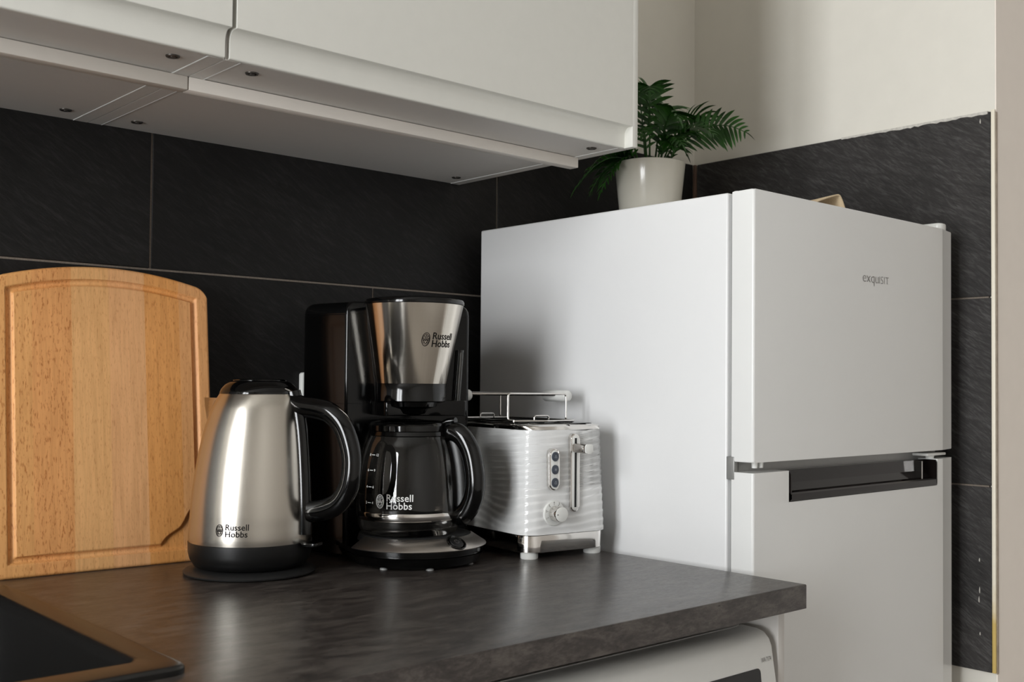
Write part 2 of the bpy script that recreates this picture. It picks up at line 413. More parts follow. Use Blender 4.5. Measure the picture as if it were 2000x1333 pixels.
# --- tiles -------------------------------------------------------
ZT, ZH, ZH2, ZB = 1.5729, 1.2751, 0.9731, 0.6788
J = 0.0014                       # half a joint
def tile(x0, x1, z0, z1):
    o = box('tile', x0-(x0+x1)/2, x1-(x0+x1)/2, -0.0045, 0.0045, -(z1-z0)/2, (z1-z0)/2, 'tile', None, bev=0.0007, seg=1)
    o.location = ((x0+x1)/2, 0.0045, (z0+z1)/2); o.parent = wall_back
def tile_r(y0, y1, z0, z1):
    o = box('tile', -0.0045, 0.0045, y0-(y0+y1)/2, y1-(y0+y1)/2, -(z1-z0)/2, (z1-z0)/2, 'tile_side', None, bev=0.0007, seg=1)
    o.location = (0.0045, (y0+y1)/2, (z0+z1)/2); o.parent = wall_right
XA, XC, TW = -1.1281, -0.7757, 0.602
for x0, x1 in ((XA-2*TW, XA-TW), (XA-TW, XA), (XA, XA+TW), (XA+TW, -0.006)):
    tile(x0+J, x1-J if x1 < -0.01 else x1, ZH+J, ZT)
for x0, x1 in ((XC-3*TW, XC-2*TW), (XC-2*TW, XC-TW), (XC-TW, XC), (XC, XC+TW), (XC+TW, -0.006)):
    tile(x0+J, x1-J if x1 < -0.01 else x1, ZH2+J, ZH-J)
for x0, x1 in ((XA-2*TW, XA-TW), (XA-TW, XA), (XA, XA+TW), (XA+TW, -0.006)):
    tile(x0+J, x1-J if x1 < -0.01 else x1, ZB, ZH2-J)
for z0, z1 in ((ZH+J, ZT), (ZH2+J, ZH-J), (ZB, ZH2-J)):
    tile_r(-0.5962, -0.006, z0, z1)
box('grout', XA-2*TW, -0.004, 0.0017, 0.0079, ZB, ZT-0.001, 'grout', wall_back)
box('grout', 0.0021, 0.0079, -0.592, -0.004, ZB, ZT-0.001, 'grout', wall_right)
struct(box('trim_1', -0.0052, 0.0006, -0.0052, 0.0006, ZB, ZT, 'caulk', bev=0.001))
t2 = struct(box('trim_2', 0.0002, 0.0046, -0.6024, -0.5966, ZB, ZT+0.003, 'edge_strip', bev=0.0008))
t3 = struct(box('trim_3', 0.0046, 0.0110, -0.6030, -0.6018, ZB-0.002, ZT, 'trim_grey', bev=0.0008))
# ragged line of filler on the tile edge near the corner of the wall
v = []; f = []
N = 40
for i in range(N+1):
    y = -0.33-0.262*i/N; h = 0.0016+0.0028*random.random()*(0.4+i/N)
    v += [(-0.0012, y, ZT-h), (-0.0012, y, ZT+0.0015), (0.0075, y, ZT+0.0015), (0.0075, y, ZT-h)]
for i in range(N):
    for j in range(4):
        a = i*4+j; b = i*4+(j+1) % 4; f.append((a, b, b+4, a+4))
f += [(0, 1, 2, 3), tuple(N*4+q for q in (3, 2, 1, 0))]
struct(link('trim_4', pyd('trim_4', v, f), 'caulk_white'))
# white drips of filler low on the tiled edge
for k, (z, y) in enumerate(((0.855, -0.577), (0.807, -0.5772), (0.792, -0.5762), (0.738, -0.5778), (1.560, -0.580))):
    hh = random.uniform(0.0015, 0.006)
    prism('filler_drip', [(y-0.0006, z-hh), (y+0.0005, z-hh*0.8), (y+0.0008, z), (y, z+hh), (y-0.0007, z+0.001)], -0.0010, 0.0003, 'caulk_white', wall_right, axis='x')

# --- worktop -----------------------------------------------------
SX0, SX1, SY0, SY1 = -1.800, -1.338, -0.572, -0.118      # sink outline
XK0, XK1, YK0, YK1 = -1.860, -0.6243, -0.6620, -0.001
hx0, hx1, hy0, hy1 = SX0+.012, SX1-.012, SY0+.012, SY1-.012
bm = bmesh.new()
xs = [XK0, hx0, hx1, XK1]; ys = [YK0, hy0, hy1, YK1]; TH = 0.0278
top = [[bm.verts.new((x, y, CT)) for y in ys] for x in xs]; bot = [[bm.verts.new((x, y, CT-TH)) for y in ys] for x in xs]
for i in range(3):
    for j in range(3):
        if i == 1 and j == 1: continue
        bm.faces.new((top[i][j], top[i+1][j], top[i+1][j+1], top[i][j+1])); bm.faces.new((bot[i][j], bot[i][j+1], bot[i+1][j+1], bot[i+1][j]))
for i in range(3):
    for j in (0, 3): bm.faces.new((top[i][j], top[i+1][j], bot[i+1][j], bot[i][j])); bm.faces.new((top[j][i], top[j][i+1], bot[j][i+1], bot[j][i]))
for a, b in (((1, 1), (2, 1)), ((2, 1), (2, 2)), ((2, 2), (1, 2)), ((1, 2), (1, 1))):
    bm.faces.new((top[a[0]][a[1]], top[b[0]][b[1]], bot[b[0]][b[1]], bot[a[0]][a[1]]))
es = [e for e in bm.edges if all(abs(q.co.y-YK0) < 1e-6 and abs(q.co.z-CT) < 1e-6 for q in e.verts) or all(abs(q.co.x-XK1) < 1e-6 and abs(q.co.z-CT) < 1e-6 for q in e.verts)]
bmesh.ops.bevel(bm, geom=es, offset=0.0016, segments=3, profile=0.5, affect='EDGES')
wt = link('worktop', from_bm(bm, 'worktop'), 'counter', smooth=True, auto=30)
tag(wt, 'dark grey stone-look worktop carrying the kettle, coffee maker and toaster', 'worktop')

# --- sink --------------------------------------------------------
sink = empty('sink', ((SX0+SX1)/2, (SY0+SY1)/2, CT))
tag(sink, 'black composite sink set into the worktop at the lower left', 'sink')
hw, hd = (SX1-SX0)/2, (SY1-SY0)/2
def ringr(ix, iyf, iyb, r, z): return [(p[0], p[1], z) for p in rrect(-hw+ix, hw-ix, -hd+iyf, hd-iyb, r, 8)]
v, f = loft([ringr(0, 0, 0, .016, 0.0003), ringr(0, 0, 0, .016, .0045), ringr(.002, .002, .002, .015, .0066), ringr(.005, .005, .005, .013, .0072),
             ringr(.023, .035, .023, .012, .0072), ringr(.026, .038, .026, .012, .0062), ringr(.028, .040, .028, .012, .0035)])
link('rim', pyd('rim', v, f), 'sink', sink, smooth=True, auto=40)
v, f = loft([ringr(.028, .040, .028, .012, .0035), ringr(.030, .042, .030, .012, .0005), ringr(.031, .043, .031, .02, -.004), ringr(.034, .046, .034, .03, -.15), ringr(.044, .056, .044, .03, -.172), ringr(.06, .07, .06, .03, -.178)], cap1=True)
link('bowl', pyd('bowl', v, f), 'sink', sink, smooth=True, auto=60)
lathe('drain', [(0.0, -.1765), (.03, -.1765), (.045, -.1755), (.047, -.1775)], 'chrome_dark', sink, seg=32)

# --- base cabinet, niche panel, washing machine ------------------
bc = empty('base_cabinet', (-1.555, -0.30, 0)); tag(bc, 'white base cabinet under the sink end of the worktop', 'cabinet')
bm = bmesh.new()
for b_ in ((-.295, -.279, -.29, .29, .1, .871), (.279, .295, -.29, .29, .1, .871), (-.279, .279, -.29, .29, .1, .116), (-.279, .279, .274, .29, .116, .871)): bm_box(bm, *b_)
link('body', from_bm(bm, 'body'), 'cab_carcass', bc)
for x0, x1 in ((-.294, -.0015), (.0015, .294)): box('door', x0, x1, -.311, -.291, .11, .862, 'cab', bc, bev=.0015)
box('plinth', -.29, .29, -.25, -.235, 0, .1, 'cab_carcass', bc)
pn = box('niche_side_panel', -.6378, -.6252, -.6330, -.02, 0, CT-TH, 'cab_carcass', bev=.0008)
tag(pn, 'white upright side panel under the right end of the worktop', 'panel')

wm = empty('washing_machine', (-.9465, -.3300, 0)); tag(wm, 'white washing machine tucked under the worktop beside the fridge', 'washing machine')
prism('body', rrect(-.297, .297, .02, .842, .016, 6), -.262, .27, 'washer', wm, axis='y')
YF = -.305
prism('top_lid', rrect(-.295, .295, -.268, .268, .02, 5), .8425, .8475, 'washer_top', wm, bev=.0015)
prof = [(-.2625, .8465), (-.284, .8462), (-.294, .8435), (-.301, .837), (-.3045, .829), (-.309, .782), (-.312, .74), (-.312, .70), (-.2625, .70)]
fas = prism('fascia', prof, -.297, .297, 'washer', wm, axis='x', bev=.006, seg=4, auto=50)
def onf(x, z):   # the sloping front of the fascia
    return (x, -.3045-(.829-z)*(.0045/.047)-.0004, z)
dv = rrect(-.18, .268, .735, .808, .006, 4)
v = [onf(*p) for p in dv]+[(a, b+.006, c) for a, b, c in [onf(*p) for p in dv]]; n = len(dv)
f = [tuple(range(n)), tuple(range(2*n-1, n-1, -1))]+[(i, (i+1) % n, n+(i+1) % n, n+i) for i in range(n)]
link('display', pyd('display', v, f), 'display', wm)
wrap('lettering', fit2d(text2d('WA 7174', .008), .271, .290, .8128, .8180), onf, 'ink_grey', wm)
dc = [(.175+.028*math.cos(t*math.pi/16), .735+.028*math.sin(t*math.pi/16)) for t in range(32)]
lathe('door', [(.001, -.012), (.10, -.012), (.155, -.016), (.175, -.008), (.18, 0)], 'washer', wm, seg=48, loc=(0, -.263, .40), rot=(R(-90), 0, 0))

# ------------------------------------------------------------------ wall cabinets
ZC = 1.4538
def wall_cabinet(x0, x1, label, end):
    cx = (x0+x1)/2; c = empty('wall_cabinet', (cx, 0, ZC)); tag(c, label, 'cabinet', 'wall cabinets')
    h = (x1-x0)/2; H = 0.70
    for s in (-1, 1):
        a, b = sorted((s*h, s*(h-.0165)))
        box('side_panel', a, b, -.3655, -.0005, 0, H, 'cab_carcass', c, bev=.0003, seg=1)
        box('edge_band', s*(h-.0172)-.0007, s*(h-.0172)+.0007, -.3650, -.0006, -.0002, .0100, 'frame', c)
    box('bottom_panel', -h+.0180, h-.0180, -.3655, -.0005, .0004, .0164, 'cab_carcass', c, bev=.0003, seg=1)
    box('top_panel', -h+.0172, h-.0172, -.3655, -.0005, H-.0166, H-.0006, 'cab_carcass', c, bev=.0007)
    # door with a milled finger cove along its lower edge
    arc = [(-.3790+.0078*math.sin(R(90)*i/10), .0278-.0110*(1-math.cos(R(90)*i/10))) for i in range(11)]
    lip = [(-.3712+.0022*(1-math.cos(R(90)*i/4)), .0022*(1-math.sin(R(90)*i/4))) for i in range(5)]
    prof = [(-.3855, H), (-.386, H-.0005), (-.386, .0285), (-.3857, .0279), (-.3850, .0278)]+arc+lip+[(-.3668, 0), (-.3668, H)]
    dx0, dx1 = -h+.0023, (h-.0103 if end else h-.0023)
    d = prism('door', prof, dx0, dx1, 'cab', c, axis='x', auto=24)
    if end:
        box('end_cap', h-.0103, h, -.386, -.3668, 0, H, 'cab', d, bev=.0005)
    rl = box('light_rail', -h+.0004, h-(.012 if end else .0004), -.2845, -.2685, -.0146, -.0002, 'rail', c, bev=.0008)
    for sx in (-1, 1):
        for y in (-.340, -.0460):
            q = empty_plug(sx*(h-.0430 if sx > 0 else h-.0440), y, c)
    return c
def empty_plug(x, y, par):
    p = lathe('screw_cap', [(.0001, -.0018), (.0030, -.0018), (.0034, -.0006), (.0044, -.0006), (.0048, -.0016), (.0066, -.0014), (.0072, -.0002), (.0072, .0008)], 'cap', par, seg=20, loc=(x, y, .0004))
    return p
wall_cabinet(-1.2127, -.6095, 'white wall cabinet nearest the fern, its right end free', True)
wall_cabinet(-1.8165, -1.2135, 'white wall cabinet cut by the left edge of the picture', False)

# ------------------------------------------------------------------ fridge freezer
FX0, FX1, FYB, FYD, FYF = -.6215, -.1000, -.0700, -.5530, -.5855
fr = empty('fridge_freezer', ((FX0+FX1)/2, (FYB+FYF)/2, 0)); tag(fr, 'white two-door fridge freezer at the end of the worktop', 'fridge')
ox, oy = fr.location.x, fr.location.y
fr.location = (-.3280, -.3027, -.0270); fr.scale = (1.024, 1.024, 1.024)
FTOP = 1.3705*1.024-.0270
def fl(x): return x-ox
def fly(y): return y-oy
FT = 1.3705
box('body', fl(FX0), fl(FX1), fly(-.5465), fly(FYB), .035, FT, 'fridge_side', fr, bev=.003, seg=3)
box('gasket', fl(FX0+.007), fl(FX1-.007), fly(-.5535), fly(-.5464), .06, FT-.006, 'gasket', fr)
def door_poly():
    r = .0032
    pts = [(FX0+.0005, FYD), (FX0+.0005, FYF+r)]
    for i in range(1, 6):
        t = R(180+90*i/5); pts.append((FX0+.0005+r+r*math.cos(t), FYF+r+r*math.sin(t)))
    pts += [(-.1400, FYF), (-.1385, FYF+.0002), (-.1370, FYF+.0007), (FX1+.003, FYF+.0075), (FX1+.0035, FYF+.009), (FX1+.0035, FYD)]
    return [(fl(a), fly(b)) for a, b in pts]
prism('freezer_door', door_poly(), 1.0353, FT+.0003, 'fridge', fr, bev=.0016, seg=3, auto=30)
# lower door with the grip recess: a slab with a notch at its top edge
HX0, HX1, HZ0 = -.5430, -.1590, .9830
ZD1 = 1.0225
ld = prism('fridge_door', door_poly(), .06, HZ0, 'fridge', fr, bev=0, auto=30)
def notch_side(xa, xb, left):
    # strips of door on both sides of the recess, inner lower corner rounded off
    r = .006
    return None
lp = [p for p in door_poly()]
# left block
lb = [(fl(FX0+.0005), fly(FYD))]+[p for p in lp[1:7]]+[(fl(HX0-.0025), fly(FYF)), (fl(HX0), fly(FYF)+.0025), (fl(HX0), fly(FYD))]
prism('door_shoulder', lb, HZ0, ZD1, 'fridge', ld, bev=0, auto=30)
rb = [(fl(HX1), fly(FYD)), (fl(HX1), fly(FYF)+.0025), (fl(HX1+.0025), fly(FYF))]+lp[7:]
prism('door_shoulder', rb, HZ0, ZD1, 'fridge', ld, bev=0, auto=30)
# grip: dark scooped insert with a lip
gz0, gz1 = HZ0, ZD1-.001
gp = [(fly(FYF)-.0004, gz0+.0005), (fly(FYF)-.0012, gz0+.003), (fly(FYF)-.0012, gz0+.0095), (fly(FYF)+.0006, gz0+.0115), (fly(FYF)+.004, gz0+.0105),
      (fly(FYF)+.011, gz0+.0125), (fly(FYF)+.0165, gz0+.022), (fly(FYF)+.0175, gz1), (fly(FYD)-.0005, gz1), (fly(FYD)-.0005, gz0+.0005)]
grip = prism('grip', gp, fl(HX0)+.0003, fl(HX1)-.0003, 'dark_grip', ld, axis='x', auto=25)
for xe in (HX0+.0003, HX1-.0023):
    prism('grip_end', [(fly(FYF)-.0012, gz0+.003), (fly(FYF)-.0012, gz1-.004), (fly(FYF)+.001, gz1), (fly(FYD)-.001, gz1), (fly(FYD)-.001, gz0+.002), (fly(FYF), gz0+.002)], fl(xe), fl(xe)+.002, 'dark_grip', ld, axis='x')
prism('grip_glint', [(fl(-.199), fly(FYF)+.003), (fl(-.196), fly(FYF)+.003), (fl(-.190), fly(FYD)-.004), (fl(-.193), fly(FYD)-.004)], gz0+.009, gz1-.001, 'chrome_dark', ld)  # chrome strip standing in for the diagonal reflection inside the recess
# between the doors
box('divider_rail', fl(FX0+.010), fl(FX1-.006), fly(-.5560), fly(-.5465), ZD1-.012, 1.0353+.004, 'hinge_grey', fr)
box('hinge_bracket', fl(FX0-.0002), fl(FX0+.008), fly(-.5575), fly(-.5455), 1.0130, 1.0415, 'hinge_grey', fr, bev=.001)
box('hinge_plate', fl(-.176), fl(-.118), fly(-.5800), fly(-.5480), 1.0268, 1.0310, 'white_plastic', fr, bev=.0015)
lathe('hinge_pin', [(.0001, 1.0220), (.006, 1.0222), (.0065, 1.0268), (.0001, 1.0268)], 'white_plastic', fr, seg=20, loc=(fl(-.150), fly(-.570), 0))
for xx in (FX0+.022, FX0+.034):
    lathe('stop_pin', [(.0001, 1.0268), (.0036, 1.0275), (.0040, 1.0350)], 'white_plastic', fr, seg=16, loc=(fl(xx), fly(-.572), 0))
prism('hinge_cover', rrect(fl(-.1270), fl(-.1030), fly(-.5760), fly(-.520), .008, 4), FT, FT+.0125, 'white_plastic', fr, bev=.003, seg=3)
prism('top_cap', rrect(fl(FX0+.006), fl(FX0+.016), fly(-.5570), fly(-.5500), .003, 4), FT-.0010, FT+.0016, 'white_plastic', fr)
for xx in (FX0+.05, FX1-.05):
    for yy in (-.52, -.11):
        lathe('foot', [(.0001, .0265), (.016, .0265), (.016, .032), (.010, .036), (.0001, .036)], 'black_matte', fr, seg=16, loc=(fl(xx), fly(yy), 0))
# lettering on the freezer door
TL0, TL1, TZ = -.3692, -.2975, 1.2743
xh = .0108
p1 = text2d('exqu', 1.0, 0.95, thin=.016); p2 = text2d('ISIT', 1.0, 1.06, thin=.018)
w1 = .0415; w2 = .0255
def fitx(vf, x0, w, hsrc, h, y0):
    v, f = vf; ax = min(p[0] for p in v); bx = max(p[0] for p in v)
    return [(x0+(p[0]-ax)/(bx-ax)*w, y0+p[1]/hsrc*h) for p in v], f
lg = join2d(fitx(p1, TL0, w1, .52, xh, TZ), fitx(p2, TL0+w1+.0025, w2, .70, xh, TZ))
wrap('lettering', lg, lambda x, z: (fl(x), fly(FYF)-.0004, z), 'ink_grey', fr)

# ------------------------------------------------------------------ wall socket
so = empty('wall_socket', (-.8635, 0, 1.103)); tag(so, 'white wall socket half hidden behind the coffee maker', 'socket')
prism('frame', rrect(-.0405, .0405, -.0405, .0405, .004, 4), -.0110, -.0002, 'white_plastic', so, axis='y', bev=.002)
lathe('well', [(.0218, -.002), (.0218, -.0005), (.0195, .004), (.0001, .004)], 'white_plastic', so, seg=32, loc=(0, -.0125, 0), rot=(R(-90), 0, 0))

# ------------------------------------------------------------------ cutting board
BW, BH, BT = .268, .3725, .019
lean = math.atan2(.040, .372)
cb = empty('cutting_board', (-1.1990, -.0672, CT), rz=R(-2.0), rx=0)
cb.rotation_euler = (-lean, 0, R(-2.2))
tag(cb, 'beech cutting board with a juice groove leaning on the dark tiles', 'cutting board')
def zt(x):
    s = abs(x)/(BW/2); base = BH-.021*s*s
    r = .016; e = BW/2-abs(x)
    if e < r: base -= r-math.sqrt(max(0, r*r-(r-e)**2))
    return base
def zb(x):
    r = .012; e = BW/2-abs(x)
    return r-math.sqrt(max(0, r*r-(r-e)**2)) if e < r else 0.0
GI, GW, GD = .0165, .0085, .0042      # groove inset, width, depth
def sstep(a, b, t):
    t = max(0, min(1, (t-a)/(b-a))); return t*t*(3-2*t)
def groove(x, z):
    top = BH-.021*(x/(BW/2))**2
    d = min(x+BW/2, BW/2-x, top-z, z-0.0)-GI                 # distance inside the groove's outer line
    k = 0.0
    if -0.001 < d < GW+.001:
        t = (d-GW/2)/(GW/2); k = max(0, 1-t*t)**0.6
    # pouring pocket at the lower right
    px, pz = BW/2-GI, GI
    q = math.hypot(px-x, z-pz); rad = .050
    if x < px and z > pz-.0:
        # concave quarter: groove follows an S-curve into the corner
        ang = math.atan2(z-pz, px-x)
        rr = rad*(1+.16*math.cos(4*ang))
        if q < rr: k = max(k, sstep(0, .004, rr-q)*sstep(-.0005, .003, d))
    return k*GD
def stave(i, xa, xb, col, fleck):
    cols = max(10, int((xb-xa)/.0011)); rows = 300
    X = [xa+(xb-xa)*j/cols for j in range(cols+1)]
    v = []; f = []
    for x in X:
        a, b = zb(x), zt(x)
        for t in range(rows+1):
            z = a+(b-a)*t/rows
            e = max(0, min(x+BW/2, BW/2-x, b-z, z-a)); rd = .004
            yy = groove(x, z)+((rd-math.sqrt(max(0, rd*rd-(rd-e)**2))) if e < rd else 0)
            v.append((x, yy, z))
    n = rows+1
    for j in range(cols):
        for t in range(rows):
            q = j*n+t; f.append((q, q+n, q+n+1, q+1))
    # back face and edges
    b0 = len(v)
    for x in X: v += [(x, BT, zb(x)), (x, BT, zt(x))]
    for j in range(cols):
        q = b0+2*j; f.append((q, q+1, q+3, q+2))
        f.append((j*n, b0+2*j, b0+2*j+2, (j+1)*n)); f.append((j*n+rows, (j+1)*n+rows, b0+2*j+3, b0+2*j+1))
    o = link('stave', pyd('stave', v, f, recalc=False), 'wood', cb, smooth=True, auto=60)
    o.color = tuple(lin(col)[:3])+(fleck,)
    return o
sb = [-BW/2, -.0885, -.0425, .0028, .0480, .0930, BW/2]
sc_ = [((230, 168, 104), 1.0), ((228, 162, 100), 1.0), ((232, 176, 116), .5), ((232, 174, 120), .45), ((228, 160, 92), .65), ((228, 166, 108), .5)]
for i in range(6): stave(i, sb[i], sb[i+1], *sc_[i])

# ------------------------------------------------------------------ kettle
KS = .000612
kt = empty('kettle', (-1.0778, -.1850, CT+.0115), rz=R(-61)); tag(kt, 'brushed steel kettle with a black handle in front of the cutting board', 'kettle')
kp = [(1066, 118, 0), (1055, 118.2, .3), (1030, 117.4, .8), (1000, 116.4, 1.5), (960, 114.0, 2.6), (915, 109.8, 4.4), (870, 104.0, 6.8), (835, 98.0, 9.0), (800, 89.4, 11.6), (782, 83.2, 13.2), (767, 76.0, 14.6)]
def krow(row): return (1066-row)*.000585+.0245
kprof = [(h*KS, krow(rw)) for rw, h, s in kp]
kshift = [(krow(rw), s*KS/.945) for rw, h, s in kp]
def interp(tab, z):
    if z <= tab[0][0]: return tab[0][1]
    for (a, b), (c, d) in zip(tab[:-1], tab[1:]):
        if z <= c: return b+(d-b)*(z-a)/(c-a)
    return tab[-1][1]
def densify(prof, n=5):
    P = catmull([(a, 0, b) for a, b in prof], n); return [(p.x, p.z) for p in P]
kd = densify(kprof, 5)
ksh = lambda z: (interp(kshift, z), 0)
kr = lambda z: interp([(b, a) for a, b in kd], z)
lathe('body', [(kd[0][0]-.002, kd[0][1]-.0005)]+kd+[(kd[-1][0]-.001, kd[-1][1]+.0006), (kd[-1][0]-.003, kd[-1][1]+.0006)], 'steel', kt, seg=96, cx=ksh)
lathe('lower_band', [(.0001, -.0062), (.060, -.0062), (.0655, -.0040), (.0705, .004), (.0726, .012), (.0729, .0240), (.0718, .0246)], 'black_satin', kt, seg=96)
zt0 = kd[-1][1]; sT = kshift[-1][1]
lid = lathe('lid', [(.0466, zt0), (.0464, zt0+.0020), (.0450, zt0+.0055), (.0410, zt0+.0105), (.0365, zt0+.0140), (.0330, zt0+.0155), (.0001, zt0+.0158)], 'black_gloss', kt, seg=64, loc=(sT, 0, 0))
lathe('lid_grip', [(.0310, zt0+.0150), (.0312, zt0+.0165), (.0298, zt0+.0176), (.0280, zt0+.0178), (.0001, zt0+.0178)], 'black_gloss', lid, seg=48)
# spout: a folded V lip standing proud of the body on the far side from the handle
v = []; f = []
NZ = 14
for i in range(NZ+1):
    t = i/NZ; z = krow(888)+(krow(776)-krow(888))*t
    c = interp(kshift, z); r = kr(z); wdt = .007+.016*t**0.9; out = r+.0005+(.0245*t**1.5)*1.02
    a = wdt/r
    v += [(c-r*math.cos(a)*.995, r*math.sin(a), z), (c-(out-.002)*math.cos(a*.35), out*math.sin(a*.22), z), (c-out, 0, z), (c-(out-.002)*math.cos(a*.35), -out*math.sin(a*.22), z), (c-r*math.cos(a)*.995, -r*math.sin(a), z)]
for i in range(NZ):
    for j in range(4):
        q = i*5+j; f.append((q, q+1, q+6, q+5))
f.append(tuple(NZ*5+q for q in range(5)))
link('spout', pyd('spout', v, f), 'steel', kt, smooth=True, auto=60)
# handle
def khp(px, row): return ((px-486-1.0)*KS/.945, 0, krow(row))
hpts = [khp(570, 783), khp(592, 790), khp(622, 794), khp(650, 803), khp(676, 829), khp(691, 868), khp(696, 905), khp(690, 950), khp(670, 984), khp(640, 1000), khp(606, 1006)]
hp = catmull(hpts, 6); nn = len(hp)
def hw_(t): return .0105+.0010*math.sin(math.pi*t)-.003*max(0, (t-.75)/.25)
handle = tube('handle', hp, [ .0118 for i in range(nn)], 'black_gloss', kt, seg=20, rad2=[hw_(i/(nn-1)) for i in range(nn)], up=(0, 1, 0))
# matte grip liner along the inside of the handle
off = []
for i in range(8, nn-1):
    t = (hp[min(i+1, nn-1)]-hp[i-1]).normalized(); nrm = Vector((t.z, 0, -t.x)); off.append(hp[i]-nrm*-.0042)
tube('grip_liner', [p for p in off], .0088, 'black_satin', handle, seg=16, rad2=.0075, up=(0, 1, 0))
# strap down the body where the handle meets it
sp = []
for rw in (764, 775, 800, 840, 880, 920, 960, 1000, 1025, 1050):
    z = krow(rw); sp.append((interp(kshift, z)+kr(min(z, zt0))-.0030, 0, z))
tube('handle_strap', catmull(sp, 4), .0125, 'black_gloss', kt, seg=18, rad2=.0075, up=(0, 1, 0))
prism('switch', rrect(.072, .094, -.010, .010, .004, 4), .0205, .0250, 'black_gloss', kt, bev=.001)
def on_kettle(a0):
    def fn(s, t):
        z = krow(1046)+t; r = kr(z)+.0005; a = a0+s/r
        return (interp(kshift, z)+r*math.cos(a), r*math.sin(a), z)
    return fn
wrap('lettering', logo2d(.0069), on_kettle(R(-75)), 'ink', kt)
kb = lathe('power_stand', [(.0001, .0), (.070, .0), (.0775, .0018), (.0782, .0035), (.0755, .0058), (.0665, .0080), (.050, .0086), (.030, .0086), (.0001, .0086)], 'stand_grey', None, seg=96, loc=(-1.0778, -.1850, CT+.0002))
kb.location.z = CT
kt.location.z = CT+.0150
tag(kb, 'round black power stand under the steel kettle', 'power stand')

# ------------------------------------------------------------------ coffee maker
AX, AY = -.8756, -.2440
cm = empty('coffee_maker', (AX, AY, CT), rz=R(-17)); tag(cm, 'black filter coffee maker with a brushed steel filter holder', 'coffee maker')
def rounded(poly, r, n=5):
    """round the corners of a convex polygon"""
    out = []; m = len(poly)
    for i in range(m):
        p = Vector(poly[i]); a = Vector(poly[i-1]); b = Vector(poly[(i+1) % m]); rr = r[i] if isinstance(r, (list, tuple)) else r
        d1 = (a-p).normalized(); d2 = (b-p).normalized(); ang = d1.angle(d2); t = rr/math.tan(ang/2)
        c = p+(d1+d2).normalized()*(rr/math.sin(ang/2)); s = p+d1*t-c; e = p+d2*t-c
        a0 = math.atan2(s.y, s.x); a1 = math.atan2(e.y, e.x); da = (a1-a0+math.pi) % (2*math.pi)-math.pi
        for k in range(n+1): out.append((c.x+rr*math.cos(a0+da*k/n), c.y+rr*math.sin(a0+da*k/n)))
    return out
TY = .046                         # front plane of the tower
tower_plan = [(-.0800, TY), (.0945, TY), (.0860, .140), (-.1270, .140)]
tp = rounded(tower_plan, [.007, .006, .012, .018], 6)
def scaled(poly, k, cx=0, cy=.08): return [(cx+(x-cx)*k, cy+(y-cy)*k) for x, y in poly]
rg = []
for z, k in ((.004, .985), (.006, 1), (.2010, 1), (.2012, .996), (.2020, .996), (.2022, 1), (.3180, 1), (.3190, .998), (.3192, .994), (.3200, .994), (.3202, 1.0), (.3270, .99), (.3315, .965), (.3345, .925), (.3355, .87)):
    rg.append([(x, y, z) for x, y in scaled(tp, k)])
v, f = loft(rg, True, True, True)
tw_ = link('tower', pyd('tower', v, f), 'black_tower', cm, smooth=True, auto=25)
# brew head under the filter holder
prism('brew_head', rounded([(-.046, -.012), (.066, -.012), (.084, .047), (-.046, .047)], .006, 4), .1870, .2065, 'black_tower', cm, bev=.0015)
# filter holder (brushed steel cone), leaning slightly forward
hz0, hz1 = .2285, .3285
hsh = lambda z: (-.0070, .003-.0125*max(0, (z-hz0)/(hz1-hz0)))
hr = lambda z: .0462+(.0628-.0462)*(z-hz0)/(hz1-hz0)
lathe('filter_holder', [(hr(hz0)-.001, hz0)]+[(hr(hz0+(hz1-hz0)*i/12), hz0+(hz1-hz0)*i/12) for i in range(13)]+[(hr(hz1)-.001, hz1)], 'steel_hopper', cm, seg=96, cx=hsh)
lathe('holder_ring', [(.030, .2050), (.0440, .2050), (.0460, .2062), (.0463, .2280), (.0455, .2290), (.040, .2290)], 'black_gloss', cm, seg=80, cx=hsh)
lathe('holder_lid', [(.0628, .3285), (.0638, .3292), (.0640, .3325), (.0625, .3350), (.055, .3368), (.030, .3380), (.0001, .3384)], 'black_gloss', cm, seg=80, loc=(-.0070, -.0095, 0))
prism('lid_hinge', rrect(-.050, .062, -.02, .060, .02, 5), .3290, .3375, 'black_gloss', cm, bev=.003)
nz = lathe('drip_nozzle', [(.036, .2055), (.034, .199), (.024, .196), (.021, .190), (.014, .1875), (.0001, .187)], 'black_gloss', cm, seg=40, loc=(-.007, .003, 0))
def on_hopper(a0, zb_):
    def fn(s, t):
        z = zb_+t; r = hr(z)+.0003; a = a0+s/r; dx, dy = hsh(z)
        return (dx+r*math.cos(a), dy+r*math.sin(a), z)
    return fn
wrap('lettering', logo2d(.0084), on_hopper(R(-74), .2745), 'ink', cm)
# water gauge tube on the tower front, right of the holder
wg = tube('water_gauge', [(.0740, TY-.004, .2010), (.0790, TY-.004, .2745)], .0042, 'gauge', cm, seg=14)
tube('gauge_socket', [(.0733, TY-.004, .1930), (.0741, TY-.004, .2030)], .0062, 'black_gloss', wg, seg=14)
tube('float_rod', [(.0742, TY-.004, .205), (.0788, TY-.004, .271)], .0008, 'white_plastic', wg, seg=8)
